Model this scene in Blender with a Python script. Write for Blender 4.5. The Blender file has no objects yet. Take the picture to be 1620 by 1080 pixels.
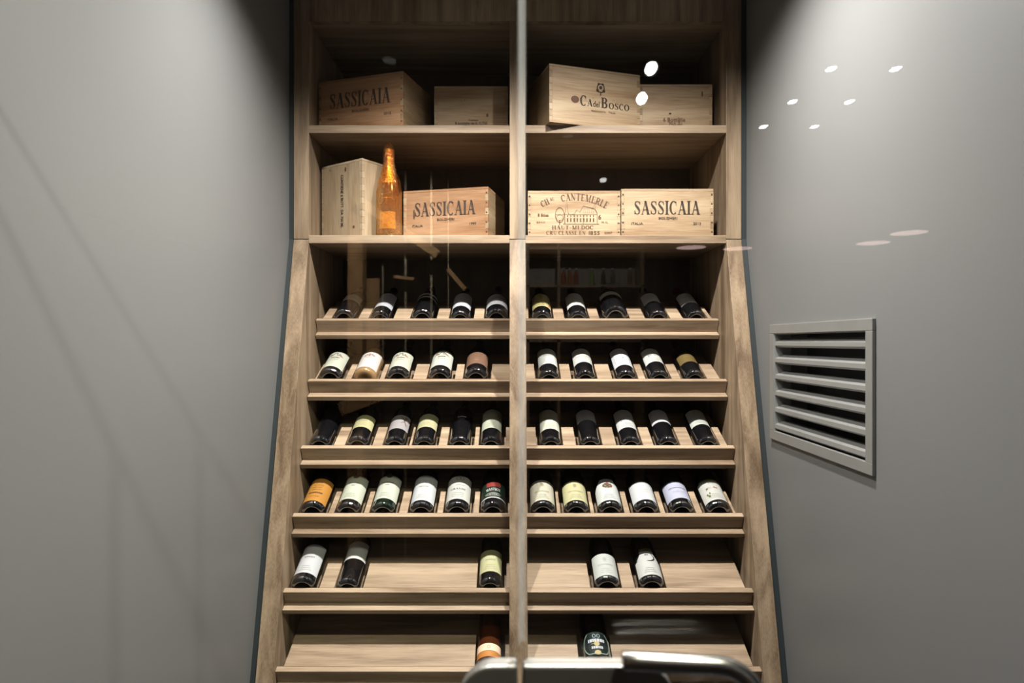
import bpy, bmesh, math, random
from mathutils import Vector, Matrix
random.seed(4)
SC = bpy.context.scene
COL = SC.collection
PI = math.pi
EYE = 1.45                       # camera height; depth runs along +Y, height along Z

# ------------------------------------------------------------------ camera, world, lights, exposure
cam = bpy.data.cameras.new('camera'); camo = bpy.data.objects.new('camera', cam); COL.objects.link(camo)
camo.location = (0, 0, EYE); camo.rotation_euler = (PI/2, 0, 0)
cam.sensor_width = 36; cam.lens = 22.222; cam.shift_x = 1/1620; cam.shift_y = 1/1620
cam.clip_start = 0.02; cam.clip_end = 60
cam.dof.use_dof = True; cam.dof.focus_distance = 2.12; cam.dof.aperture_fstop = 4.0
SC.camera = camo
world = bpy.data.worlds.new('world'); SC.world = world; world.use_nodes = True
world.node_tree.nodes['Background'].inputs[0].default_value = (0.5, 0.55, 0.6, 1)
world.node_tree.nodes['Background'].inputs[1].default_value = 0.004
SC.view_settings.view_transform = 'Standard'; SC.view_settings.look = 'None'
SC.view_settings.gamma = 1; SC.view_settings.use_curve_mapping = False
SC.view_settings.exposure = 0.0
SC.cycles.transparent_max_bounces = 16; SC.cycles.max_bounces = 10; SC.cycles.diffuse_bounces = 2

def spot(name, loc, target, power, size=150, blend=.4, color=(1, .93, .84), rad=.02):
    l = bpy.data.lights.new(name, 'SPOT'); l.energy = power; l.spot_size = math.radians(size)
    l.spot_blend = blend; l.color = color; l.shadow_soft_size = rad
    o = bpy.data.objects.new(name, l); COL.objects.link(o); o.location = loc
    o.rotation_euler = (Vector(target)-Vector(loc)).to_track_quat('-Z', 'Y').to_euler()
    return o
CEIL = EYE+1.27
NSPOT = [(.37, 1.48, 300.0, 141), (-.34, 1.48, 215.0, 131)]        # lamps in the niche ceiling
for x, y, p, sz in NSPOT:
    spot('niche_spot_light', (x, y, CEIL-.03), (x*.9, y+.12, 0), p, sz, 1.0, (1, .96, .905), .028)
RSPOT = [(.553, .012, 90.0), (.563, .237, 90.0)]           # lamps in the room ceiling just before the doors
for x, y, p in RSPOT:
    spot('room_spot_light', (x, y, CEIL-.03), (-.775, 1.15, EYE-.45), p, 62, .8, (1, .97, .76), .012)

# ------------------------------------------------------------------ materials
MATS = {}
def mat(name, col, rough=.5, metal=0, spec=.5, coat=0, emit=None, estr=0, trans=0, ior=1.45, bump=0, bscale=60, noise=0, nscale=8):
    if name in MATS: return MATS[name]
    m = bpy.data.materials.new(name); m.use_nodes = True; nt = m.node_tree; b = nt.nodes['Principled BSDF']
    b.inputs['Base Color'].default_value = (*col, 1); b.inputs['Roughness'].default_value = rough
    b.inputs['Metallic'].default_value = metal; b.inputs['Specular IOR Level'].default_value = spec
    b.inputs['Coat Weight'].default_value = coat; b.inputs['Transmission Weight'].default_value = trans
    b.inputs['IOR'].default_value = ior
    if coat: b.inputs['Coat IOR'].default_value = 1.75
    if emit:
        b.inputs['Emission Color'].default_value = (*emit, 1); b.inputs['Emission Strength'].default_value = estr
    tc = nt.nodes.new('ShaderNodeTexCoord')
    n = nt.nodes.new('ShaderNodeTexNoise'); n.inputs['Scale'].default_value = nscale; n.inputs['Detail'].default_value = 4
    nt.links.new(tc.outputs['Object'], n.inputs['Vector'])
    mx = nt.nodes.new('ShaderNodeMix'); mx.data_type = 'RGBA'
    k = max(noise, .02)
    mx.inputs['A'].default_value = (*[c*(1-k) for c in col], 1); mx.inputs['B'].default_value = (*[min(1, c*(1+k)) for c in col], 1)
    nt.links.new(n.outputs['Fac'], mx.inputs['Factor']); nt.links.new(mx.outputs['Result'], b.inputs['Base Color'])
    if bump:
        n2 = nt.nodes.new('ShaderNodeTexNoise'); n2.inputs['Scale'].default_value = bscale; n2.inputs['Detail'].default_value = 3
        nt.links.new(tc.outputs['Object'], n2.inputs['Vector'])
        bp = nt.nodes.new('ShaderNodeBump'); bp.inputs['Strength'].default_value = bump; bp.inputs['Distance'].default_value = .003
        nt.links.new(n2.outputs['Fac'], bp.inputs['Height']); nt.links.new(bp.outputs['Normal'], b.inputs['Normal'])
    MATS[name] = m; return m

def wood(name, dark, light, axis='X', fine=1.0, rough=.5, contrast=1.0):
    """wood whose grain runs along the given object axis"""
    if name in MATS: return MATS[name]
    m = bpy.data.materials.new(name); m.use_nodes = True; nt = m.node_tree; b = nt.nodes['Principled BSDF']
    N = nt.nodes.new; L = nt.links.new
    tc = N('ShaderNodeTexCoord'); oi = N('ShaderNodeObjectInfo')
    off = N('ShaderNodeVectorMath'); off.operation = 'SCALE'; cmb = N('ShaderNodeCombineXYZ')
    for i in range(3): L(oi.outputs['Random'], cmb.inputs[i])
    L(cmb.outputs[0], off.inputs[0]); off.inputs['Scale'].default_value = 7.3
    add = N('ShaderNodeVectorMath'); L(tc.outputs['Object'], add.inputs[0]); L(off.outputs[0], add.inputs[1])
    def mapped(a, c):
        mp = N('ShaderNodeMapping'); s = {'X': (a, c, c), 'Y': (c, a, c), 'Z': (c, c, a)}[axis]
        mp.inputs['Scale'].default_value = s; L(add.outputs[0], mp.inputs['Vector']); return mp
    g = N('ShaderNodeTexNoise'); g.inputs['Scale'].default_value = 1; g.inputs['Detail'].default_value = 5; g.inputs['Distortion'].default_value = .6
    L(mapped(1.6, 26*fine).outputs[0], g.inputs['Vector'])
    f = N('ShaderNodeTexNoise'); f.inputs['Scale'].default_value = 1; f.inputs['Detail'].default_value = 3
    L(mapped(14, 420*fine).outputs[0], f.inputs['Vector'])
    bl = N('ShaderNodeTexNoise'); bl.inputs['Scale'].default_value = 1; bl.inputs['Detail'].default_value = 2
    L(mapped(3, 7).outputs[0], bl.inputs['Vector'])
    def math_(op, a, bb, val=None):
        n = N('ShaderNodeMath'); n.operation = op; L(a, n.inputs[0])
        if bb is not None: L(bb, n.inputs[1])
        else: n.inputs[1].default_value = val
        return n.outputs[0]
    s = math_('ADD', math_('MULTIPLY', g.outputs['Fac'], None, .55), math_('MULTIPLY', f.outputs['Fac'], None, .25))
    s = math_('ADD', s, math_('MULTIPLY', bl.outputs['Fac'], None, .20))
    mr = N('ShaderNodeMapRange'); L(s, mr.inputs['Value'])
    h = .17/contrast; mr.inputs['From Min'].default_value = .5-h; mr.inputs['From Max'].default_value = .5+h
    mx = N('ShaderNodeMix'); mx.data_type = 'RGBA'; L(mr.outputs[0], mx.inputs['Factor'])
    mx.inputs['A'].default_value = (*dark, 1); mx.inputs['B'].default_value = (*light, 1)
    L(mx.outputs['Result'], b.inputs['Base Color']); b.inputs['Roughness'].default_value = rough
    b.inputs['Specular IOR Level'].default_value = .3
    bp = N('ShaderNodeBump'); bp.inputs['Strength'].default_value = .12; bp.inputs['Distance'].default_value = .001
    L(f.outputs['Fac'], bp.inputs['Height']); L(bp.outputs['Normal'], b.inputs['Normal'])
    MATS[name] = m; return m

OAKD, OAKL = (.125, .080, .048), (.35, .262, .180)
OX = wood('oak_x', OAKD, OAKL, 'X', contrast=1.2); OZ = wood('oak_z', (.095, .060, .035), (.285, .208, .138), 'Z', contrast=1.35); OY = wood('oak_y', OAKD, OAKL, 'Y')
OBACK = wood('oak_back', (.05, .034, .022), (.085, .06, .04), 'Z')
PX = wood('pine_x', (.20, .120, .062), (.37, .275, .175), 'X', .6, .55, 1.6)
PY = wood('pine_y', (.17, .105, .055), (.33, .24, .148), 'Y', .6, .55, 1.5)
PZ = wood('pine_z', (.23, .16, .095), (.39, .305, .205), 'Z', .6, .55, 1.5)
PR = wood('pine_red', (.18, .085, .036), (.34, .20, .112), 'X', .6, .55, 1.6)
WALLM = mat('painted_wall', (.126, .126, .126), .42, spec=.35, bump=.05, bscale=260, noise=.03, nscale=3)
STEEL = mat('brushed_steel', (.30, .29, .275), .42, metal=.85, noise=.1, nscale=30)
VENTM = mat('aluminium', (.27, .27, .262), .40, metal=.55, noise=.12, nscale=14)
DARKG = mat('dark_bottle_glass', (.004, .004, .005), .04, spec=.7, coat=1)
GREENG = mat('green_black_glass', (.003, .008, .005), .04, spec=.7, coat=1)
BLACK = mat('black_gap', (.012, .014, .016), .7)
FOIL = mat('black_foil', (.02, .012, .012), .35, metal=.4)
REDFOIL = mat('red_foil', (.16, .01, .012), .35, metal=.4)
INK = mat('burnt_ink', (.030, .018, .012), .8)
BROWNINK = mat('faded_brown_ink', (.085, .042, .022), .8)
NAILM = mat('rusty_nail', (.06, .035, .022), .6, metal=.3)
KNOT = mat('wood_knot', (.075, .032, .016), .7, noise=.4, nscale=60)

def glass_mat():
    m = bpy.data.materials.new('clear_glass'); m.use_nodes = True; nt = m.node_tree
    nt.nodes.clear(); N = nt.nodes.new; L = nt.links.new
    out = N('ShaderNodeOutputMaterial'); mix = N('ShaderNodeMixShader'); tr = N('ShaderNodeBsdfTransparent'); gl = N('ShaderNodeBsdfGlossy')
    gl.inputs['Roughness'].default_value = 0; tr.inputs['Color'].default_value = (.975, .985, .98, 1)
    lw = N('ShaderNodeLayerWeight'); lw.inputs['Blend'].default_value = .5
    p = N('ShaderNodeMath'); p.operation = 'POWER'; p.inputs[1].default_value = 5; L(lw.outputs['Facing'], p.inputs[0])
    q = N('ShaderNodeMath'); q.operation = 'MULTIPLY_ADD'; q.inputs[1].default_value = .95; q.inputs[2].default_value = .043; L(p.outputs[0], q.inputs[0])
    L(q.outputs[0], mix.inputs[0]); L(tr.outputs[0], mix.inputs[1]); L(gl.outputs[0], mix.inputs[2]); L(mix.outputs[0], out.inputs[0])
    return m
GLASS = glass_mat()
EDGE = mat('green_glass_edge', (.10, .14, .125), .2)

# ------------------------------------------------------------------ mesh helpers
def link(o, parent=None):
    COL.objects.link(o)
    if parent: o.parent = parent
    return o
def mesh_obj(name, bm, m, parent=None, smooth=False, bevel=0):
    bmesh.ops.recalc_face_normals(bm, faces=bm.faces) if not smooth == 'keep' else None
    me = bpy.data.meshes.new(name); bm.to_mesh(me); bm.free()
    for mm in (m if isinstance(m, (list, tuple)) else [m]): me.materials.append(mm)
    if smooth: me.polygons.foreach_set('use_smooth', [True]*len(me.polygons))
    o = bpy.data.objects.new(name, me); link(o, parent)
    if bevel:
        md = o.modifiers.new('bevel', 'BEVEL'); md.width = bevel; md.segments = 2; md.limit_method = 'ANGLE'
    return o
def thing(name, label, cat, loc=(0, 0, 0), rotz=0, group=None, rotx=0):
    o = bpy.data.objects.new(name, None); COL.objects.link(o); o.empty_display_size = .05
    o.location = loc; o.rotation_euler = (rotx, 0, rotz); o['label'] = label; o['category'] = cat
    if group: o['group'] = group
    return o
def box(bm, x0, x1, y0, y1, z0, z1, M=None, mi=0):
    vs = [bm.verts.new((x, y, z)) for x in (x0, x1) for y in (y0, y1) for z in (z0, z1)]
    if M: [setattr(v, 'co', M @ v.co) for v in vs]
    for f in ((0, 1, 3, 2), (4, 6, 7, 5), (0, 4, 5, 1), (2, 3, 7, 6), (0, 2, 6, 4), (1, 5, 7, 3)):
        bm.faces.new([vs[i] for i in f]).material_index = mi
def boxo(name, m, parent, x0, x1, y0, y1, z0, z1, bevel=0):
    bm = bmesh.new(); box(bm, x0, x1, y0, y1, z0, z1); return mesh_obj(name, bm, m, parent, bevel=bevel)
def prism(bm, pts, x0, x1):
    """polygon in the (y,z) plane extruded along x"""
    a = [bm.verts.new((x0, y, z)) for y, z in pts]; b = [bm.verts.new((x1, y, z)) for y, z in pts]
    n = len(pts); bm.faces.new(a); bm.faces.new(b[::-1])
    for i in range(n): bm.faces.new((a[i], b[i], b[(i+1) % n], a[(i+1) % n]))
def lathe(bm, prof, n=36, M=None):
    rings = []
    for r, z in prof:
        if r < 1e-5: rings.append([bm.verts.new((0, 0, z))])
        else: rings.append([bm.verts.new((r*math.sin(2*PI*i/n), -r*math.cos(2*PI*i/n), z)) for i in range(n)])
    for a, b in zip(rings, rings[1:]):
        for i in range(n):
            j = (i+1) % n
            if len(a) == 1 and len(b) > 1: bm.faces.new((a[0], b[i], b[j]))
            elif len(b) == 1 and len(a) > 1: bm.faces.new((a[i], b[0], a[j]))
            elif len(a) > 1: bm.faces.new((a[i], b[i], b[j], a[j]))
    if M: bmesh.ops.transform(bm, matrix=M, verts=bm.verts)
def tube(bm, pts, radii, n=20, cap=True):
    rings = []; pts = [Vector(p) for p in pts]; up = Vector((0, 0, 1))
    for i, p in enumerate(pts):
        d = (pts[min(i+1, len(pts)-1)]-pts[max(i-1, 0)]).normalized()
        a = d.cross(up)
        if a.length < .05: a = d.cross(Vector((1, 0, 0)))
        a.normalize(); b = a.cross(d); r = radii if isinstance(radii, (int, float)) else radii[i]
        rings.append([bm.verts.new(p+r*(a*math.cos(2*PI*k/n)+b*math.sin(2*PI*k/n))) for k in range(n)])
    for a, b in zip(rings, rings[1:]):
        for k in range(n): bm.faces.new((a[k], a[(k+1) % n], b[(k+1) % n], b[k]))
    if cap: bm.faces.new(rings[0]); bm.faces.new(rings[-1][::-1])
def struct(o): o['kind'] = 'structure'; return o

# ------------------------------------------------------------------ lettering: a condensed serif alphabet drawn as strokes, cap height 1
TH, TN = .185, .06
def _ln(x0, y0, x1, y1, w): return [(x0-w/2, y0), (x0+w/2, y0), (x1+w/2, y1), (x1-w/2, y1)]
def _rc(x0, x1, y0, y1): return [(x0, y0), (x1, y0), (x1, y1), (x0, y1)]
def _rib(pts):
    out = []; P = [Vector(p[:2]) for p in pts]; W = [p[2] for p in pts]; e = []
    for i, p in enumerate(P):
        d = (P[min(i+1, len(P)-1)]-P[max(i-1, 0)]).normalized(); nrm = Vector((-d.y, d.x))
        e.append((p+nrm*W[i]/2, p-nrm*W[i]/2))
    for (a, b), (c, d) in zip(e, e[1:]): out.append([tuple(a), tuple(b), tuple(d), tuple(c)])
    return out
def _arc(cx, cy, rx, ry, a0, a1, n=12, th=TH):
    return _rib([(cx+rx*math.cos(math.radians(a)), cy+ry*math.sin(math.radians(a)), TN+(th-TN)*abs(math.cos(math.radians(a)))**1.5)
                 for a in [a0+(a1-a0)*i/n for i in range(n+1)]])
def _sf(x, y, w=.17): return _rc(x-w, x+w, y, y+.04) if y < .5 else _rc(x-w, x+w, y-.04, y)
def stem(x): return [_rc(x-TH/2, x+TH/2, 0, 1), _sf(x, 0), _sf(x, 1)]
GL = {
 'A': (.74, [_ln(.10, 0, .38, 1, TN), _ln(.62, 0, .37, 1, TH), _rc(.18, .56, .32, .36), _sf(.10, 0, .11), _sf(.62, 0, .15)]),
 'S': (.60, _rib([(.52, .76, TN), (.47, .91, TN), (.32, .975, .05), (.16, .92, .10), (.12, .76, .13), (.22, .62, TH), (.40, .44, TH), (.49, .28, .13), (.46, .10, .10), (.31, .025, .05), (.14, .08, TN), (.08, .25, TN)]) + [_rc(.50, .54, .68, .98), _rc(.06, .10, .02, .32)]),
 'I': (.36, stem(.18)),
 'C': (.68, _arc(.36, .5, .27, .475, 48, 312, 16) + [_rc(.56, .60, .66, .97)]),
 'G': (.74, _arc(.36, .5, .27, .475, 48, 320, 16) + [_rc(.56, .60, .66, .97), _rc(.50, .64, .05, .42), _rc(.42, .72, .40, .44)]),
 'O': (.74, _arc(.37, .5, .28, .475, 0, 360, 22)),
 'D': (.74, stem(.18) + _arc(.28, .5, .36, .475, -90, 90, 14) + [_rc(.18, .3, .002, .045), _rc(.18, .3, .955, .998)]),
 'B': (.68, stem(.18) + _arc(.30, .75, .24, .23, -90, 90, 10) + _arc(.30, .26, .28, .24, -90, 90, 10) + [_rc(.18, .3, .002, .045), _rc(.18, .3, .50, .54), _rc(.18, .3, .955, .998)]),
 'P': (.66, stem(.18) + _arc(.30, .73, .26, .25, -90, 90, 10) + [_rc(.18, .3, .46, .50), _rc(.18, .3, .955, .998)]),
 'R': (.72, stem(.18) + _arc(.30, .74, .26, .24, -90, 90, 10) + [_rc(.18, .32, .48, .52), _rc(.18, .3, .955, .998), _ln(.62, 0, .36, .5, TH), _sf(.64, 0, .10)]),
 'E': (.64, stem(.18) + [_rc(.18, .58, 0, .045), _rc(.18, .56, .955, 1), _rc(.18, .46, .48, .52), _rc(.55, .59, 0, .24), _rc(.53, .57, .78, 1), _rc(.44, .47, .40, .60)]),
 'L': (.62, stem(.18) + [_rc(.18, .58, 0, .045), _rc(.55, .59, 0, .26)]),
 'F': (.60, stem(.18) + [_rc(.18, .56, .955, 1), _rc(.18, .46, .48, .52), _rc(.53, .57, .78, 1)]),
 'H': (.78, stem(.18) + stem(.60) + [_rc(.18, .60, .48, .52)]),
 'T': (.68, stem(.34)[:2] + [_rc(.04, .64, .955, 1), _rc(.04, .08, .74, 1), _rc(.60, .64, .74, 1)]),
 'U': (.76, [_rc(.12, .26, .3, 1), _rc(.56, .60, .3, 1), _sf(.19, 1, .14), _sf(.58, 1, .12)] + _arc(.39, .3, .195, .28, 180, 360, 10, .12)),
 'N': (.80, [_rc(.14, .185, 0, 1), _rc(.60, .645, 0, 1), _ln(.60, 0, .17, 1, TH), _sf(.16, 0, .12), _sf(.16, 1, .10), _sf(.62, 1, .12)]),
 'M': (.94, [_rc(.14, .185, 0, 1), _rc(.68, .83, 0, 1), _ln(.46, 0, .20, 1, TH), _ln(.46, 0, .72, 1, TN), _sf(.16, 0, .11), _sf(.75, 0, .15), _sf(.16, 1, .10), _sf(.78, 1, .12)]),
 'V': (.72, [_ln(.36, 0, .12, 1, TH), _ln(.36, 0, .62, 1, TN), _sf(.14, 1, .14), _sf(.60, 1, .10)]),
 'J': (.44, [_rc(.17, .32, .1, 1), _sf(.24, 1)] + _arc(.12, .1, .12, .12, 180, 360, 6, .08)),
 '-': (.40, [_rc(.08, .32, .36, .42)]), ' ': (.30, []), "'": (.16, [_rc(.05, .11, .74, 1)]),
}
_fc = {}
def sans(s):
    if s in _fc: return _fc[s]
    c = bpy.data.curves.new('t', 'FONT'); c.body = s; c.size = 1.37; c.resolution_u = 2; c.offset = .018
    o = bpy.data.objects.new('t', c); me = bpy.data.meshes.new_from_object(o)
    polys = [[(me.vertices[i].co.x, me.vertices[i].co.y) for i in p.vertices] for p in me.polygons]
    bpy.data.objects.remove(o); bpy.data.curves.remove(c); bpy.data.meshes.remove(me)
    w = max([x for p in polys for x, _ in p] or [0])
    _fc[s] = (w, polys); return _fc[s]
def serif(s, track=.04):
    x = 0; polys = []
    for ch in s:
        if ch in GL: w, ps = GL[ch]
        else: w, ps = sans(ch); w += .06
        polys += [[(x+px, py) for px, py in p] for p in ps]; x += w+track
    return x-track, polys
def place(txt, cx, cy, height, width=None, kind=serif, rot=0, arc=None, slant=0):
    """-> polygons, text centred on (cx, cy). arc = radius of an arch bent around a centre below the line"""
    w, ps = kind(txt); sx = (width/w) if width else height; out = []
    for p in ps:
        q = []
        for x, y in p:
            X = (x-w/2)*sx; Y = (y-.5)*height; X += slant*Y
            if arc: a = X/arc; X, Y = (arc+Y)*math.sin(a), (arc+Y)*math.cos(a)-arc
            q.append((cx+X*math.cos(rot)-Y*math.sin(rot), cy+X*math.sin(rot)+Y*math.cos(rot)))
        out.append(q)
    return out
def stroke(pts, w): return _rib([(x, y, w) for x, y in pts])
def disc(cx, cy, rx, ry=None, n=14):
    ry = ry or rx; return [[(cx+rx*math.cos(2*PI*i/n), cy+ry*math.sin(2*PI*i/n)) for i in range(n)]]
def ring(cx, cy, rx, ry, w, n=20, a0=0, a1=360):
    return stroke([(cx+rx*math.cos(math.radians(a0+(a1-a0)*i/n)), cy+ry*math.sin(math.radians(a0+(a1-a0)*i/n))) for i in range(n+1)], w)
def smallprint(cx, cy, w, h, rnd):
    """a line of print too small to read: dashes of word length"""
    out = []; x = cx-w/2
    while x < cx+w/2-.002:
        l = rnd.uniform(.003, .008); l = min(l, cx+w/2-x); out.append(_rc(x, x+l, cy-h/2, cy+h/2)); x += l+.0012
    return out
def flat(bm, polys, fn):
    for p in polys:
        try: bm.faces.new([bm.verts.new(fn(x, y)) for x, y in p])
        except ValueError: pass

# ------------------------------------------------------------------ the setting
WL, WR = -.775, .82
GY = .645
struct(boxo('wall_left', WALLM, None, WL-.12, WL, GY-.06, 2.85, 0, CEIL))
bm = bmesh.new()                                                       # right wall with the duct opening
VY0, VY1, VZ0, VZ1 = 1.44, 1.966, EYE-.283, EYE+.036
for a in ((GY-.06, VY0, 0, CEIL), (VY1, 2.85, 0, CEIL), (VY0, VY1, 0, VZ0), (VY0, VY1, VZ1, CEIL)): box(bm, WR, WR+.12, *a)
struct(mesh_obj('wall_right', bm, WALLM))
struct(boxo('wall_back', WALLM, None, WL, WR, 2.75, 2.85, 0, CEIL))
CEILM = mat('white_ceiling', (.55, .55, .54), .7)
FLOORM = mat('dark_stone_floor', (.03, .03, .03), .35, noise=.25, nscale=5)
ROOMM = mat('room_plaster', (.16, .15, .14), .7)
struct(boxo('ceiling', CEILM, None, -4.2, 6.2, -9, 2.85, CEIL, CEIL+.1))
struct(boxo('floor', FLOORM, None, -4.2, 6.2, -9, 2.85, -.1, 0))
struct(boxo('wall_rear', ROOMM, None, -4.2, 6.2, -9.1, -9, 0, CEIL))
struct(boxo('wall_far_left', ROOMM, None, -4.3, -4.2, -9, .7, 0, CEIL))
struct(boxo('wall_far_right', ROOMM, None, 6.2, 6.3, -9, .7, 0, CEIL))
struct(boxo('wall_front_left', ROOMM, None, -4.2, WL-.12, GY-.06, GY+.06, 0, CEIL))
struct(boxo('wall_front_right', ROOMM, None, WR+.12, 6.2, GY-.06, GY+.06, 0, CEIL))

# ------------------------------------------------------------------ the wine cabinet
CX = .0215
XL, XR = CX-.7266, CX+.7266            # inner faces of the frame
OL, OR = CX-.779, CX+.779              # outer faces
YF = 2.20; YB = 2.66                   # front plane and back
ZT, ZK = EYE+1.262, EYE+.358           # top, and the height where the front starts to lean out
SL = .243
def yfront(z): return YF-SL*(ZK-z) if z < ZK else YF
cab = thing('wine_cabinet', 'tall light oak wine cabinet with two crate shelves above slanted bottle racks', 'cabinet', (CX, 2.43, 0))
MC = Matrix.Translation((-CX, -2.43, 0))
def cpart(name, bm, m, parent=cab, bevel=0):
    bmesh.ops.transform(bm, matrix=MC, verts=bm.verts); return mesh_obj(name, bm, m, parent, bevel=bevel)
def cbox(name, m, *a, parent=cab, bevel=0):
    bm = bmesh.new(); box(bm, *a); return cpart(name, bm, m, parent, bevel)
for x0, x1 in ((OL, XL), (XR, OR)):
    cbox('upper_stile', OZ, x0, x1, YF, YF+.03, ZK+.001, ZT, bevel=.0012)
    bm = bmesh.new(); prism(bm, [(YF, ZK-.001), (YF+.03, ZK-.001), (yfront(.10)+.03, .10), (yfront(.10), .10)], x0, x1)
    cpart('lower_stile', bm, OZ, bevel=.0012)
cbox('header', OZ, XL, XR, YF, YF+.03, EYE+1.1176, ZT)
cbox('top_panel', OX, XL, XR, YF+.03, YB, EYE+1.1176, EYE+1.1376)
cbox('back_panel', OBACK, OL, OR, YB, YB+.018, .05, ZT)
for x0, x1 in ((OL, XL-.002), (XR+.002, OR)):                          # side panels stand a hair behind the stiles
    bm = bmesh.new(); prism(bm, [(YF+.033, ZT), (YB, ZT), (YB, .10), (yfront(.10)+.033, .10), (YF+.033, ZK)], x0, x1)
    cpart('side_panel', bm, OZ)
DX0, DX1 = CX-.0275, CX+.0275
cbox('upper_divider', OZ, DX0, DX1, YF, YB, ZK+.001, EYE+1.1176, bevel=.001)
bm = bmesh.new(); prism(bm, [(YF, ZK-.001), (YB, ZK-.001), (YB, .10), (yfront(.10), .10)], DX0, DX1); cpart('lower_divider', bm, OZ, bevel=.001)
SHA, SHB = EYE+.7546, EYE+.3718
BAYS = ((XL, DX0), (DX1, XR))
for a, b in BAYS:
    cbox('shelf', OX, a, b, YF, YB, SHA-.027, SHA, bevel=.001)
    cbox('shelf', OX, a, b, YF+.001, YB, SHB-.0275, SHB, bevel=.001)
cbox('base_panel', OX, XL, XR, yfront(.3)+.03, yfront(.3)+.048, .10, .30)
cbox('plinth', OX, OL, OR, 1.86, YB, 0, .098)

TILT = math.radians(25); CU, SU = math.cos(TILT), math.sin(TILT)
ROWS = [(2.278, .0786), (2.188, -.1352), (2.114, -.355), (2.033, -.561), (1.950, -.7714), (1.886, -.9825)]
def rp(row, u, n):
    y, z = ROWS[row]; return (y+CU*u-SU*n, EYE+z+SU*u+CU*n)
BOTTLES = []   # filled below: row, x px, radius, ...
def bx(row, px): return (px-809)*(ROWS[row][0]+.02)/1000
def vfrom(row, py, r):
    """distance from a bottle's base to the point of its top line seen at image height py"""
    y0, z0 = ROWS[row]; n = -.046+2*r; k = (541-py)/1000
    u = (k*(y0-SU*n)-(z0+CU*n))/(SU-k*CU); return u-.019

W_, CR, YEL = (.80, .80, .78), (.72, .72, .58), (.70, .66, .36)
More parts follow.
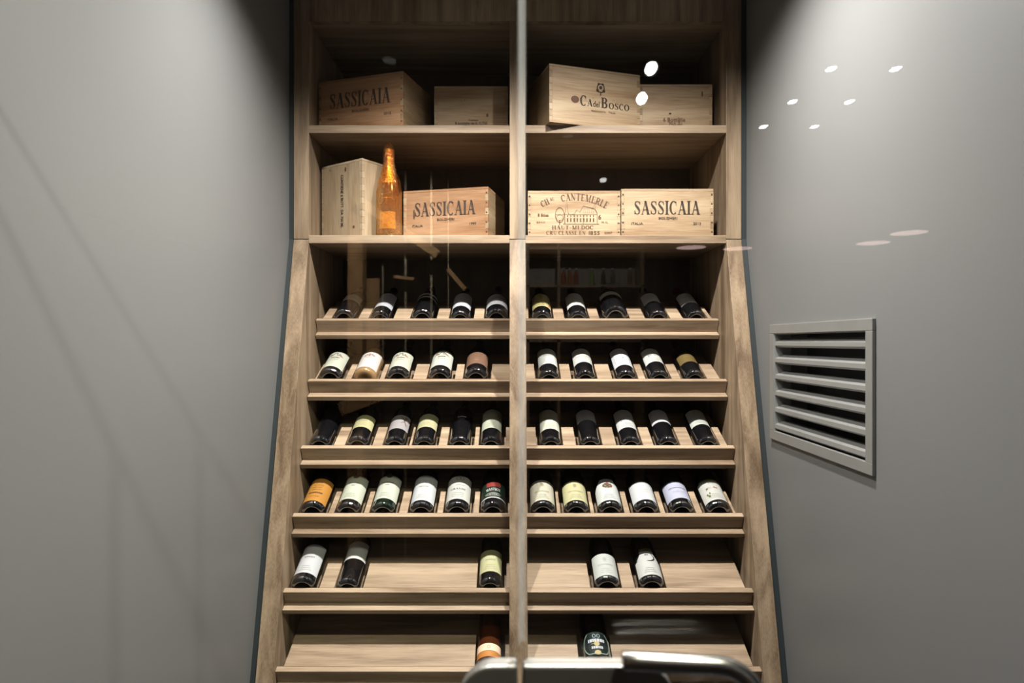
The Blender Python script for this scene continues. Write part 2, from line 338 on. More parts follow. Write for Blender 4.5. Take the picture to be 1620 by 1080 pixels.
# row, x at the lip, radius, label paper colour, lower edge, upper edge, design, words that single it out
T = [
 (0, 544, .040, (.70, .65, .56), 474, 461, 'band', 'fat dark bottle with a narrow label painted lighter along its lit edge, leftmost on the top rack'),
 (0, 601, .037, (.62, .62, .68), 483.7, 463, 'plain', 'dark bottle with a broad bluish-white label, second from left on the top rack'),
 (0, 668, .040, (.62, .60, .56), 465.5, 448, 'twoband', 'tall dark bottle ringed by two thin white bands on the left top rack'),
 (0, 728, .037, (.70, .71, .74), 483.7, 462.5, 'dot', 'dark bottle with a white label and small crest, fourth on the left top rack'),
 (0, 785.5, .041, (.70, .70, .74), 481, 465, 'name', 'dark bottle with a white lettered label on the top rack, left beside the divider'),
 (0, 858, .037, (.72, .64, .30), 484, 465, 'yellowred', 'dark bottle with a yellow label splashed with red, on the top rack'),
 (0, 914.6, .037, W_, 482.5, 463, 'plain', 'dark bottle with a white label, second right of the divider on the top rack'),
 (0, 974, .0465, (.74, .72, .68), 466, 451, 'plain', 'oversized black magnum with a white-edged label in the middle of the right top rack'),
 (0, 1042, .037, W_, 476.7, 462.5, 'plain', 'bluish-black bottle with a slim white label, second from right on the top rack'),
 (0, 1101.7, .037, (.74, .74, .70), 478, 464, 'lines', 'dark bottle with a slim cream label, rightmost on the top rack'),
 (1, 522, .041, (.68, .70, .58), 579, 556.7, 'castle', 'dark bottle with a cream landscape label, leftmost on the second rack'),
 (1, 576.7, .041, (.82, .77, .75), 580, 556.7, 'crest', 'tan-glass bottle with a pinkish-white label on the second rack', 'tan'),
 (1, 629, .041, (.70, .71, .58), 579, 556.7, 'castle', 'dark bottle with a cream landscape label, third from left on the second rack'),
 (1, 695.5, .041, (.74, .75, .66), 577.5, 555, 'castlegreen', 'dark bottle with a coloured landscape label topped green on the second rack'),
 (1, 753, .041, (.26, .14, .09), 574.7, 556, 'brown', 'dark bottle with a copper-brown label, left of the divider on the second rack'),
 (1, 868.6, .037, (.78, .80, .75), 575, 551, 'lines', 'dark bottle with a plain white label, first right of the divider on the second rack'),
 (1, 926.4, .037, (.76, .75, .70), 572.5, 551, 'dots', 'dark bottle with a white label with a row of small capitals on the second rack'),
 (1, 991, .037, (.80, .81, .84), 577, 550, 'bigdot', 'dark bottle with a white label bearing one black dot on the second rack'),
 (1, 1043.6, .037, (.82, .81, .76), 571.7, 550, 'sketch', 'dark bottle with a creamy white label, fourth right of the divider, second rack'),
 (1, 1099.7, .037, (.22, .15, .05), 571.7, 559, 'gold', 'dark bottle with an old-gold label, rightmost on the second rack'),
 (2, 505, .037, None, 0, 0, '', 'unlabelled black bottle in the left corner of the third rack'),
 (2, 565.5, .038, YEL, 675, 656.7, 'lines', 'dark bottle with a pale yellow label, second from left on the third rack'),
 (2, 624.5, .037, (.50, .46, .47), 677.5, 656.7, 'branch', 'dark bottle with a greyish lilac label with a brown branch on the third rack'),
 (2, 670.8, .037, (.68, .64, .38), 675, 655, 'lines', 'dark bottle with a pale yellow label, fourth from left on the third rack'),
 (2, 727, .037, None, 0, 0, 'whitetext', 'all-black bottle with tiny white lettering on the third rack'),
 (2, 776.7, .037, (.66, .69, .54), 676.7, 646, 'lines', 'dark bottle with a pale green label, left of the divider on the third rack'),
 (2, 871.7, .0365, (.78, .78, .66), 678, 646.7, 'lines', 'dark bottle with a cream label, first right of the divider on the third rack'),
 (2, 934, .0365, (.80, .80, .82), 664, 646, 'plain', 'black bottle with a high slim white label, second right of the divider, third rack'),
 (2, 998, .0365, W_, 676, 648, 'sketch', 'dark bottle with a white label bearing a grey sketch on the third rack'),
 (2, 1057, .0365, (.82, .82, .86), 667, 646, 'plain', 'black bottle with a plain white label, second from right on the third rack'),
 (2, 1120, .0365, (.74, .76, .70), 671, 644.7, 'oval', 'dark bottle with an oval ornament on its white label, rightmost on the third rack'),
 (3, 494, .041, (.66, .30, .055), 791.7, 757.5, 'orange', 'dark bottle with an orange label, leftmost on the fourth rack'),
 (3, 550.4, .040, (.74, .77, .64), 789, 748, 'stamp', 'dark bottle with a greenish-cream label, second from left on the fourth rack'),
 (3, 605.8, .040, (.76, .79, .67), 788, 747.5, 'stamp', 'dark bottle with a greenish-cream label, third from left on the fourth rack'),
 (3, 666.4, .040, (.80, .82, .84), 791, 748, 'lines', 'dark bottle with a cool white printed label, fourth from left on the fourth rack'),
 (3, 723, .041, (.76, .77, .70), 789, 753, 'grande', 'dark bottle whose white label carries spaced capitals on the fourth rack'),
 (3, 779.8, .041, (.012, .03, .018), 786, 762, 'blackred', 'bottle with a black label, red top and white lettering beside the divider'),
 (3, 859, .041, (.74, .70, .55), 791, 759.7, 'crestsmall', 'dark bottle with a cream label, first right of the divider on the fourth rack'),
 (3, 912, .041, (.74, .70, .40), 791, 761, 'crestsmall', 'dark bottle with a yellow label bearing a small coat of arms on the fourth rack'),
 (3, 965.6, .041, (.80, .82, .80), 791, 758, 'redcrest', 'dark bottle with a white clipped-corner label and a red crest on the fourth rack'),
 (3, 1022.4, .041, (.82, .83, .84), 790, 762, 'faint', 'dark bottle with a nearly blank white label on the fourth rack'),
 (3, 1078.5, .041, (.66, .67, .84), 787.5, 761.7, 'name', 'dark bottle with a lilac-white label on the fourth rack'),
 (3, 1137, .041, (.76, .76, .70), 790, 760.5, 'plant', 'dark bottle with green plants and a red mark on its white label, fourth rack'),
 (4, 478.8, .040, (.80, .80, .82), 905.5, 857, 'lines', 'dark bottle with a tall white label leaning against the left side of the fifth rack'),
 (4, 550, .0365, (.78, .78, .78), 883, 856.7, 'band2', 'black bottle with a high label painted lighter along its lit edge, second from left on the fifth rack'),
 (4, 775.4, .0375, (.72, .70, .40), 903.6, 870, 'lines', 'dark bottle with a pale yellow label alone beside the divider on the fifth rack'),
 (4, 960.5, .041, (.76, .79, .74), 909.8, 876, 'crestfaint', 'dark bottle with a pale silvery label, left of the pair on the fifth rack'),
 (4, 1031, .041, (.78, .79, .76), 908.8, 872, 'crescent', 'dark bottle whose white label has a black crescent swirl on the fifth rack'),
 (5, 772.8, .037, (.72, .29, .06), 1038, 1016, 'rose', 'copper-coloured rosé bottle with an orange and cream band on the lowest rack', 'rose'),
 (5, 945.7, .043, (.004, .012, .014), 1034, 1006, 'emblem', 'black bottle with an ornate green-edged emblem label on the lowest rack', 'fat'),
]
for r in range(6):
    for bay, (a, b) in enumerate(BAYS):
        rk = cpart('rack_base', (lambda bm: (prism(bm, [rp(r, -.027, -.062), rp(r, .30, -.062), rp(r, .30, -.046), rp(r, -.027, -.046)], a, b), bm)[1])(bmesh.new()), OX, bevel=.0008)
        lip = bmesh.new(); prism(lip, [rp(r, 0, -.046), rp(r, .018, -.046), rp(r, .018, 0), rp(r, 0, 0)], a, b); cpart('lip', lip, OX, rk, bevel=.0008)
        # bed boards between the bottle slots; a slot is cut wherever a bottle lies
        x0, x1 = a+.021, b
        if bay: x0, x1 = a, b-.021
        slots = sorted((bx(r, t[1])-t[2]-(.013 if bay else .005), bx(r, t[1])+t[2]+(.005 if bay else .013)) for t in T if t[0] == r and a < bx(r, t[1]) < b)
        x = x0
        for s0, s1 in slots+[(x1, x1)]:
            if s0-x > .004:
                bm = bmesh.new(); prism(bm, [rp(r, .0185, -.0455), rp(r, .13, -.0455), rp(r, .13, 0), rp(r, .0185, 0)], x, min(s0, x1)); cpart('bed_board', bm, OX, rk)
            x = max(x, s1)

# dark strips filling the gaps between the cabinet and the walls
GAPM = mat('gap_strip', (.014, .019, .021), .6)
for n, (x0, x1) in enumerate(((WL, OL), (OR, WR))):
    bm = bmesh.new(); prism(bm, [(YF+.004, ZT), (YF+.03, ZT), (YF+.03, ZK), (yfront(.02)+.03, .02), (yfront(.02)+.004, .02), (YF+.004, ZK)], x0+.0005, x1-.0005)
    struct(mesh_obj('trim_%d' % (n+1), bm, GAPM))

# ------------------------------------------------------------------ bottles
def profile(kind, r):
    if kind == 'bordeaux':
        body = [(r, .185), (r*.985, .195), (r*.90, .207), (r*.68, .219), (r*.48, .230), (.0155, .245), (.0142, .262), (.0140, .292)]
    elif kind == 'fat':
        body = [(r, .135), (r*.99, .155), (r*.93, .178), (r*.80, .203), (r*.62, .228), (.021, .250), (.0165, .275), (.0150, .300)]
    else:
        body = [(r, .150), (r*.985, .166), (r*.92, .183), (r*.78, .203), (r*.58, .224), (.0175, .246), (.0150, .265), (.0142, .288)]
    base = [(0, .018), (r*.30, .014), (r*.50, .005), (r-.0135, .0003), (r-.0100, .0009), (r-.0067, .0024), (r-.0039, .0045), (r-.0018, .0075), (r-.0005, .0110), (r, .0150), (r, .018), (r, .06), (r, .11)]
    lip = [(.0148, .294), (.0152, .298), (.0148, .302), (.0, .302)]
    if kind == 'fat': lip = [(.0165, .303), (.0165, .310), (.0, .312)]
    return base+body+lip
_bm = {}
def bottle_mesh(kind, r, m):
    k = (kind, r, m.name)
    if k not in _bm:
        bm = bmesh.new(); lathe(bm, profile(kind, r), 40); bmesh.ops.recalc_face_normals(bm, faces=bm.faces)
        me = bpy.data.meshes.new('glass_body'); bm.to_mesh(me); bm.free(); me.materials.append(m)
        me.polygons.foreach_set('use_smooth', [True]*len(me.polygons)); _bm[k] = me
    return _bm[k]
_cm = {}
def capsule_mesh(kind, m):
    k = (kind, m.name)
    if k not in _cm:
        bm = bmesh.new(); z0, z1 = (.262, .303) if kind != 'fat' else (.22, .313)
        lathe(bm, [(.0300 if kind == 'fat' else .0153, z0), (.0176 if kind == 'fat' else .0150, z0+.025), (.0162, z1), (0, z1+.0008)], 24)
        me = bpy.data.meshes.new('foil_capsule'); bm.to_mesh(me); bm.free(); me.materials.append(m)
        me.polygons.foreach_set('use_smooth', [True]*len(me.polygons)); _cm[k] = me
    return _cm[k]
def cyl(r, off): return lambda x, v: ((r+off)*math.sin(x/r), -(r+off)*math.cos(x/r), v)
def paper(r, v0, v1, half=68, wfun=None, off=.0005, nv=8):
    bm = bmesh.new(); rows = []
    for j in range(nv+1):
        s = j/nv; h = math.radians(half)*(wfun(s) if wfun else 1)
        rows.append([bm.verts.new(((r+off)*math.sin(-h+2*h*i/24), -(r+off)*math.cos(-h+2*h*i/24), v0+(v1-v0)*s)) for i in range(25)])
    for a, b in zip(rows, rows[1:]):
        for i in range(24): bm.faces.new((a[i], a[i+1], b[i+1], b[i]))
    return bm
def inkmat(c): return mat('ink_%02d%02d%02d' % tuple(int(min(x, .99)*100) for x in c), tuple(x*.46 for x in c), .6)
DK = (.04, .035, .03); GR = (.25, .24, .22)
TANG = mat('tan_bottle_glass', (.20, .12, .055), .08, spec=.6, coat=.3)
ROSEG = mat('rose_bottle_glass', (.045, .012, .004), .05, spec=.6, coat=1)
def subdiv(polys, mx=.006):
    """split long polygons so that they follow the curve of the glass"""
    out = []
    for p in polys:
        xs = [q[0] for q in p]
        if max(xs)-min(xs) <= mx or len(p) != 4: out.append(p); continue
        n = int((max(xs)-min(xs))/mx)+1; a, b, c, d = p
        if abs(a[0]-b[0])+abs(a[1]-b[1]) < abs(b[0]-c[0])+abs(b[1]-c[1]): a, b, c, d = b, c, d, a
        L = lambda s, t, k: (s[0]+(t[0]-s[0])*k/n, s[1]+(t[1]-s[1])*k/n)
        for k in range(n): out.append([L(a, b, k), L(a, b, k+1), L(d, c, k+1), L(d, c, k)])
    return out
for t in T:
    row, px, r, colr, pb, pt, des, lab = t[:8]; colr = tuple(c*(.44 if row else .48) for c in colr) if colr else None; sp = t[8] if len(t) > 8 else ''
    kind = 'fat' if (sp == 'fat' or r in (.040,) and row == 0 or r > .045) else ('burgundy' if r >= .040 else 'bordeaux')
    y, z = rp(row, .0195, -.0455+r)
    b = thing('wine_bottle', lab, 'bottle', (bx(row, px), y, z), 0, 'wine bottles lying on the slanted racks', rotx=-PI/2+TILT)
    gm = {'tan': TANG, 'rose': ROSEG}.get(sp, GREENG if px in (605.8, 939) else DARKG)
    o = bpy.data.objects.new('glass_body', bottle_mesh(kind, r, gm)); link(o, b)
    o = bpy.data.objects.new('foil_capsule', capsule_mesh(kind, REDFOIL if des in ('lines', 'castle') else FOIL)); link(o, b)
    rnd = random.Random(int(px*10)); f = cyl(r, .0011)
    def ink(polys, c, name='print', parent=None):
        bm = bmesh.new(); flat(bm, subdiv(polys), f); mesh_obj(name, bm, inkmat(c), parent or lb, smooth='keep')
    if colr is None:
        if des == 'whitetext':
            lb = b; v = vfrom(row, 660, r); ink(place('SASSO', 0, v+.004, .0075, .030), (.8, .8, .8), 'lettering') if False else ink(smallprint(0, v+.004, .030, .006, rnd), (.75, .75, .75), 'lettering')
            ink(smallprint(0, v-.012, .018, .003, rnd), (.3, .3, .3), 'lettering')
        continue
    v0 = vfrom(row, pb, r); v1 = min(vfrom(row, pt, r), .182 if kind == 'bordeaux' else .150)
    if des == 'emblem': v0 = vfrom(row, 1033, r); v1 = vfrom(row, 1001, r)
    wf = None
    if des == 'redcrest': wf = lambda s: 1 if s < .62 else 1-.55*(s-.62)/.38
    if des == 'crescent': wf = lambda s: 1 if s < .68 else max(.5, 1-.5*(s-.68)/.12)
    if des == 'emblem': wf = lambda s: (math.sin(PI*(.10+.80*s))**.42)*.98
    half = {'emblem': 60, 'name': 78}.get(des, 72 if row == 3 else 66)
    if des == 'rose':
        pm = mat('rose_cream', (.66, .45, .32), .4)
        mesh_obj('label', paper(r, v0, v0+.020, 78), inkmat((.72, .27, .04)), b, smooth=True)
        lb = mesh_obj('neck_band', paper(r, v0+.021, v0+.046, 78), pm, b, smooth=True)
        ink(ring(0, v0+.033, .004, .005, .0012), (.25, .12, .08)); continue
    pm = mat('paper_%s' % '_'.join('%d' % int(c*100) for c in colr), colr, .55, spec=.3)
    lb = mesh_obj('label', paper(r, v0, v1, half, wf), pm, b, smooth=True)
    h = v1-v0; vm = (v0+v1)/2
    if des in ('lines', 'stamp', 'crestsmall', 'crestfaint', 'sketch', 'oval', 'plant', 'redcrest', 'crescent'):
        c = GR if des not in ('faint', 'crestfaint') else (.5, .5, .48)
        for k in range(3): ink(smallprint(0, v0+.012+.008*k, .040-.006*k, .0016, rnd), c if des != 'lines' else (.45, .42, .34))
    if des in ('plain', 'faint', 'band2'):
        for k in range(2): ink(smallprint(0, vm-.006+.012*k, .034, .0014, rnd), (.55, .55, .56))
    if des == 'lines': ink(place('CHATEAU', 0, v0+h*.52, .0065, .036, serif), (.30, .26, .2)) if False else ink(smallprint(0, v0+h*.55, .034, .005, rnd), (.42, .38, .30))
    if des == 'twoband':
        wl = inkmat((.82, .82, .80)); s0 = vfrom(row, 470, r)
        mesh_obj('band', paper(r, s0, s0+.010, 80), wl, b, smooth=True)
        mesh_obj('band', paper(r, v0, v0+.010, 80, off=.0009), wl, b, smooth=True)
    if des in ('band', 'band2'): mesh_obj('white_or_lit_edge', paper(r, v0-.001, v0+.012, 72, off=.0009), inkmat((.84, .82, .78)), b, smooth=True)  # paler strip paints the lit lower part of the label
    if des == 'dot': ink(disc(-.006, v0+h*.52, .003), GR)
    if des == 'bigdot': ink(disc(.002, v0+h*.42, .0026), DK); ink(stroke([(-.03, v0+.004), (-.03, v1-.02)], .0006), GR)
    if des == 'name': ink(smallprint(0, v0+h*.62, .060, .0050, rnd), (.28, .28, .34)); ink(smallprint(0, v0+h*.38, .040, .0018, rnd), (.45, .45, .5))
    if des == 'dots': ink(place('P A V I L L O N', 0, v0+.046, .0052, .052, sans), DK); ink(smallprint(0, v0+.03, .03, .0014, rnd), GR)
    if des in ('castle', 'castlegreen'):
        vv = v1-.028
        ink([[(-.030, vv-.006), (-.026, vv+.010), (-.018, vv+.014), (-.012, vv-.002)], [(-.014, vv-.004), (-.008, vv+.016), (.004, vv+.018), (.006, vv-.002)], [(.004, vv-.003), (.012, vv+.012), (.022, vv-.006)]], (.22, .20, .15))
        ink([[(-.022, vv-.004), (-.018, vv+.006), (-.008, vv+.002), (-.010, vv-.006)], [(.010, vv-.002), (.016, vv+.006), (.028, vv-.010), (.018, vv-.008)]], (.40, .22, .17))
        if des == 'castlegreen': ink([[(-.008, vv+.006), (-.004, vv+.020), (.008, vv+.020), (.010, vv+.006)]], (.13, .16, .04))
        ink(smallprint(0, vv-.018, .028, .0055, rnd), DK); ink(smallprint(0, vv-.034, .034, .0022, rnd), GR)
    if des == 'crest':
        vv = v1-.030
        for dx, dy in ((-.016, 0), (-.009, .006), (0, .010), (.009, .006), (.016, 0), (0, 0)): ink(disc(dx, vv+dy, .0042, .0050), (.42, .27, .22))
        ink(smallprint(0, vv-.012, .026, .003, rnd), (.5, .38, .35))
    if des == 'brown': ink(smallprint(0, v0+h*.6, .036, .0020, rnd), (.12, .06, .04)); ink(smallprint(0, v0+h*.3, .012, .0035, rnd), (.5, .36, .28)); ink(smallprint(0, v0+h*.8, .036, .0020, rnd), (.12, .06, .04))
    if des == 'yellowred':
        ink([[(.004, v0+.022), (-.004, v1-.02), (.006, v1-.002), (.030, v1-.004), (.034, v0+.03), (.030, v0+.008), (.022, v0+.03)]], (.42, .03, .02))
        ink(smallprint(-.010, v0+.034, .040, .010, rnd), (.30, .22, .06)); ink(smallprint(-.004, v0+.016, .03, .003, rnd), (.45, .35, .1))
    if des == 'branch':
        ink(stroke([(.004, v1-.01), (.016, v1-.03), (.030, v1-.06)], .003)+stroke([(.012, v1-.026), (.024, v1-.018)], .0025)+stroke([(.020, v1-.038), (.008, v1-.05)], .002)+disc(.024, v1-.016, .005)+disc(.020, v1-.03, .004), (.14, .07, .04))
    if des == 'stamp': ink(disc(0, v0+.118, .010, .012), (.10, .10, .08)); ink(smallprint(0, v0+.083, .036, .0055, rnd), GR); ink(smallprint(0, v0+.070, .012, .003, rnd), GR)
    if des == 'orange':
        o_ = (.13, .045, .01); ink(smallprint(0, v0+h*.82, .022, .006, rnd), o_); ink(smallprint(0, v0+h*.36, .046, .0065, rnd), o_)
        for k in (.2, .5, .6, .7): ink(smallprint(0, v0+h*k, .034, .0016, rnd), o_)
        ink(stroke([(-.04, v1-.005), (.04, v1-.005)], .001), (.4, .2, .06))
    if des == 'grande':
        ink(place('GRANDE', 0, v0+.052, .0085, .052), DK); ink(ring(-.003, v1-.014, .007, .008, .0016)+ring(.010, v1-.014, .006, .008, .0016), DK)
        ink(smallprint(.003, v1-.034, .030, .0022, rnd), (.55, .2, .18)); ink(smallprint(.006, v0+.072, .03, .002, rnd), (.5, .25, .22))
        for k in range(3): ink(smallprint(0, v0+.014+.009*k, .04, .0015, rnd), GR)
    if des == 'blackred':
        mesh_obj('white_or_lit_edge', paper(r, v0-.004, v0+.001, 78, off=.0009), inkmat((.8, .8, .78)), b, smooth=True)
        mesh_obj('red_panel', paper(r, v1-.026, v1-.002, 34, off=.0009), inkmat((.34, .03, .02)), b, smooth=True)
        ink(place('MASTION', 0, v1-.040, .013, .050, arc=.10), (.85, .85, .82)); ink(ring(0, v1-.065, .026, .007, .0012)+ring(0, v1-.065, .022, .0045, .001), (.6, .6, .52)); ink(smallprint(0, v1-.065, .026, .0026, rnd), (.6, .6, .55))
    if des in ('crestsmall', 'crestfaint'):
        c = (.42, .36, .22) if des == 'crestsmall' else (.55, .56, .53); vv = v1-.026
        ink(ring(0, vv, .005, .006, .0014)+[_rc(-.003, .003, vv-.003, vv+.003)]+[_rc(-.005, .005, vv+.007, vv+.009)], c); ink(smallprint(0, v0+.046, .050, .0042, rnd), c)
    if des == 'redcrest':
        vv = v1-.034
        for a in range(9): ink(disc(.013*math.cos(a*PI/4.5), vv+.009*math.sin(a*PI/4.5), .0045), (.17, .11, .05))
        ink(disc(0, vv+.002, .007), (.12, .10, .05)); ink(disc(0, vv+.011, .0045), (.5, .04, .05)); ink(disc(.007, vv-.004, .003), (.45, .05, .05))
    if des == 'sketch': ink([_rc(-.020, -.008, v0+.05, v0+.054), _rc(-.019, -.014, v0+.040, v0+.062), _rc(-.010, -.006, v0+.046, v0+.058), _rc(.0, .016, v0+.048, v0+.052)], (.42, .42, .44))
    if des == 'oval': ink(ring(0, v0+.052, .022, .012, .0014)+ring(0, v0+.052, .017, .008, .0008), (.36, .38, .32))
    if des == 'plant':
        mesh_obj('green_band', paper(r, v1, v1+.008, 60, off=.0005), inkmat((.26, .30, .08)), b, smooth=True)
        ink(disc(-.022, v0+.022, .004, .006)+disc(-.027, v0+.030, .003, .005)+disc(-.018, v0+.035, .0025, .005), (.14, .20, .06))
        ink(stroke([(-.026, v0+.05), (-.018, v0+.062), (-.008, v0+.058)], .002)+disc(-.022, v0+.058, .004), (.16, .15, .10))
        ink(disc(.004, v0+.062, .0042, .003)+disc(.010, v0+.060, .003), (.5, .14, .16)); ink(smallprint(0, v0+.086, .022, .0035, rnd), GR)
    if des == 'crescent':
        pts = [(.020*math.cos(math.radians(a))+.002, v1-.026+.016*math.sin(math.radians(a)), .0008+.0042*max(0, math.sin(math.radians((a+110)*180/170)))) for a in range(-110, 61, 10)]
        ink(_rib(pts), (.03, .03, .04)); ink(smallprint(-.002, v1-.016, .012, .005, rnd), (.2, .2, .2))
        mesh_obj('olive_band', paper(r, v1, v1+.012, 30), inkmat((.14, .14, .04)), b, smooth=True)
    if des == 'gold': ink(smallprint(0, v0+h*.6, .03, .003, rnd), (.35, .27, .12))
    if des == 'emblem':
        hh = math.radians(half)*r
        edge = []
        for k in range(41):
            s = k/40; edge.append((-hh*wf(s)*.97, v0+h*s))
        edge2 = [(-x, v) for x, v in edge[::-1]]
        ink(stroke(edge+[(0, v1+.002)]+edge2, .0030)+stroke([edge2[-1], (0, v0-.003), edge[0]], .003), (.36, .50, .40))
        ink(place('LA SCOLCA', 0, v0+h*.62, .010, .050, arc=.14), (.85, .87, .88)) if False else ink(smallprint(0, v0+h*.62, .052, .011, rnd), (.8, .83, .86))
        ink(smallprint(0, v0+h*.28, .034, .009, rnd), (.75, .8, .82))
        ink(disc(0, v0+h*.46, .0085)+[_rc(-.018, -.008, v0+h*.45, v0+h*.47)]+disc(0, v0+.002, .010, .008), (.70, .55, .22))
        ink(ring(-.006, v0+h*.84, .0045, .006, .0016)+ring(.007, v0+h*.84, .0045, .006, .0016), (.5, .65, .68))
        mesh_obj('side_label', (lambda q: (bmesh.ops.rotate(q, verts=q.verts, matrix=Matrix.Rotation(math.radians(66), 3, 'Z')), q)[1])(paper(r, v0-.004, v0+.06, 9)), inkmat((.55, .55, .46)), b, smooth=True)

# ------------------------------------------------------------------ crates
def crate(label, p0, p1, zb, h, depth, woodm, texts, nails='both', fingers=True, knots=(), side=None, lid_lap=False, group=None):
    """p0, p1: front lower corners (x, y) left and right"""
    p0, p1 = Vector(p0), Vector(p1); w = (p1-p0).length; ang = math.atan2(p1.y-p0.y, p1.x-p0.x)
    c = thing('wine_crate', label, 'crate', (p0.x, p0.y, zb), ang, group or 'pine wine crates on the upper shelves')
    t = .011; n = max(5, int(h/.022)); ph = h/n
    if isinstance(woodm, tuple): fm, sm = woodm
    else: fm, sm = woodm, PY
    # front and back carry fingers at even steps, the sides at odd steps
    for yy, nm in ((0, 'front_panel'), (depth-t, 'back_panel')):
        bm = bmesh.new(); box(bm, t+.0003, w-t-.0003, yy, yy+t, .0005, h-.0085)
        for k in range(n):
            if k % 2 == 0:
                za, zz = k*ph+.0005, min((k+1)*ph-.0004, h-.0085)
                box(bm, .0003, t, yy, yy+t, za, zz); box(bm, w-t, w-.0003, yy, yy+t, za, zz)
        mesh_obj(nm, bm, fm, c)
    for xx in (0, w-t):
        bm = bmesh.new(); box(bm, xx, xx+t, t+.0003, depth-t-.0003, .0005, h-.0085)
        for k in range(n):
            if k % 2:
                za, zz = k*ph+.0004, min((k+1)*ph-.0004, h-.0085)
                box(bm, xx, xx+t, .0002, t, za, zz); box(bm, xx, xx+t, depth-t, depth-.0002, za, zz)
        mesh_obj('side_panel', bm, sm, c)
    boxo('lid', fm, c, .0, w, 0, depth, h-.008, h, bevel=.0008)
    boxo('bottom_board', fm, c, t+.001, w-t-.001, t+.001, depth-t-.001, 0, .006)
    bmn = bmesh.new(); lathe(bmn, [(0, 0), (.0030, 0), (.0030, .0006), (0, .0009)], 8, Matrix.Rotation(PI/2, 4, 'X'))
    me = bpy.data.meshes.new('nail'); bmn.to_mesh(me); bmn.free(); me.materials.append(NAILM)
    xs = {'both': (.006, w-.006), 'right': (w-.006,), 'none': ()}[nails]
    for x in xs:
        for k in range(5):
            o = bpy.data.objects.new('nail', me); link(o, c); o.location = (x, -.0002, h*(.08+.2*k)); 
    for kx, kz, rx, rz in knots:
        bm = bmesh.new(); flat(bm, disc(kx*w, kz*h, rx, rz, 16), lambda x, z: (x, -.0006, z)); mesh_obj('knot', bm, KNOT, c)
    for polys, m in texts(w, h):
        bm = bmesh.new(); flat(bm, polys, lambda x, z: (x, -.0011, z)); mesh_obj('lettering', bm, m, c)
    return c
def sassi(year, narrow=1.0):
    def f(w, h):
        zc = h-.066*h/.163; s = w/.323
        return [(place('SASSICAIA', w*.493, zc, .047*h/.163, .231*s*narrow)+place('BOLGHERI', w*.505, zc-.0365*h/.163, .0090, .066*s, sans), INK),
                (place('ITALIA', w*.17, zc-.055*h/.163, .0090, .042*s, sans)+place(year, w*.82, zc-.055*h/.163, .0095, .027*s, sans), INK)]
    return f
crate('pine crate lettered SASSICAIA turned askew, left end of the upper shelf', (-.700, 2.297), (-.3766, 2.2005), SHA, .189, .24, (PR, PY), sassi('2012'))
crate('pale plain pine crate with small print along its foot beside the divider, upper shelf', (-.283, 2.32), (-.0065-.006, 2.32), SHA, .184, .24, PX,
      lambda w, h: [(place('Contiene', w*.53, .0600, .007, .036, sans)+place('8 bottiglie da lt. 0,750', w*.50, .0485, .0105, .118, sans), INK)], 'none', knots=((.72, .42, .0045, .0065), (.37, .70, .0018, .002), (.41, .72, .0018, .002)))
def bosco(w, h):
    cx = w*.545; z = h*.40
    e = ring(w*.555, z+.056, .0135, .0150, .0040)+disc(w*.555, z+.058, .006)+[_rc(w*.555-.002, w*.555+.002, z+.030, z+.044)]+disc(w*.555-.012, z+.047, .0055)+disc(w*.555+.012, z+.047, .0055)+disc(w*.555-.008, z+.070, .004)+disc(w*.555+.008, z+.070, .004)
    big = place('C', w*.365, z+.006, .036, .025)+place('A', w*.435, z+.001, .024, .020)+place("'", w*.470, z+.012, .018)+place('del', w*.505, z-.001, .021, .026, sans)+place('B', w*.595, z+.006, .036, .026)+place('OSCO', w*.76, z-.002, .022, .080)
    return [(e+big, INK), (place('FRANCIACORTA', w*.53, z-.026, .0065, .055, sans)+place('ITALIA', w*.68, z-.026, .0065, .026, sans), BROWNINK)]
crate("pine crate with a dark crest over CA'DEL BOSCO jutting over the upper shelf edge", (.130, 2.166), (.4605, 2.263), SHA, .2006, .24, (PX, PY), bosco, 'none', knots=((.275, .435, .0150, .0125),))
crate('pine crate marked 6 Bottiglie 750 ml in the right corner of the upper shelf', (.463, 2.285), (.7265, 2.285), SHA, .177, .24, PX,
      lambda w, h: [(place('6 Bottiglie', w*.475, .0490, .0150, .080, sans)+place('750 ml', w*.49, .0320, .0150, .050, sans), BROWNINK)], 'none', knots=((.42, .40, .005, .0035), (.54, .31, .0028, .0022), (.86, .80, .0028, .010)))
crate('upright pine crate printed CONTIENE 6 BOTT. DA 750 ML down its front, lower shelf', (-.6987, 2.329), (-.5216, 2.210), SHB, .272, .155, (PZ, PZ),
      lambda w, h: [(place('CONTIENE 6 BOTT. DA 750 ML', w*.52, h*.49, .0135, .190, sans, rot=-PI/2), INK)], 'none', knots=((.60, .90, .0045, .008), (.80, .13, .006, .0055), (.22, .93, .0025, .003)))
crate('reddish pine crate lettered SASSICAIA with year 1999, behind the amber bottle', (-.389, 2.2768), (-.0805, 2.205), SHB, .171, .24, (PR, PY), sassi('1999'), 'right', knots=((.13, .50, .004, .018),))
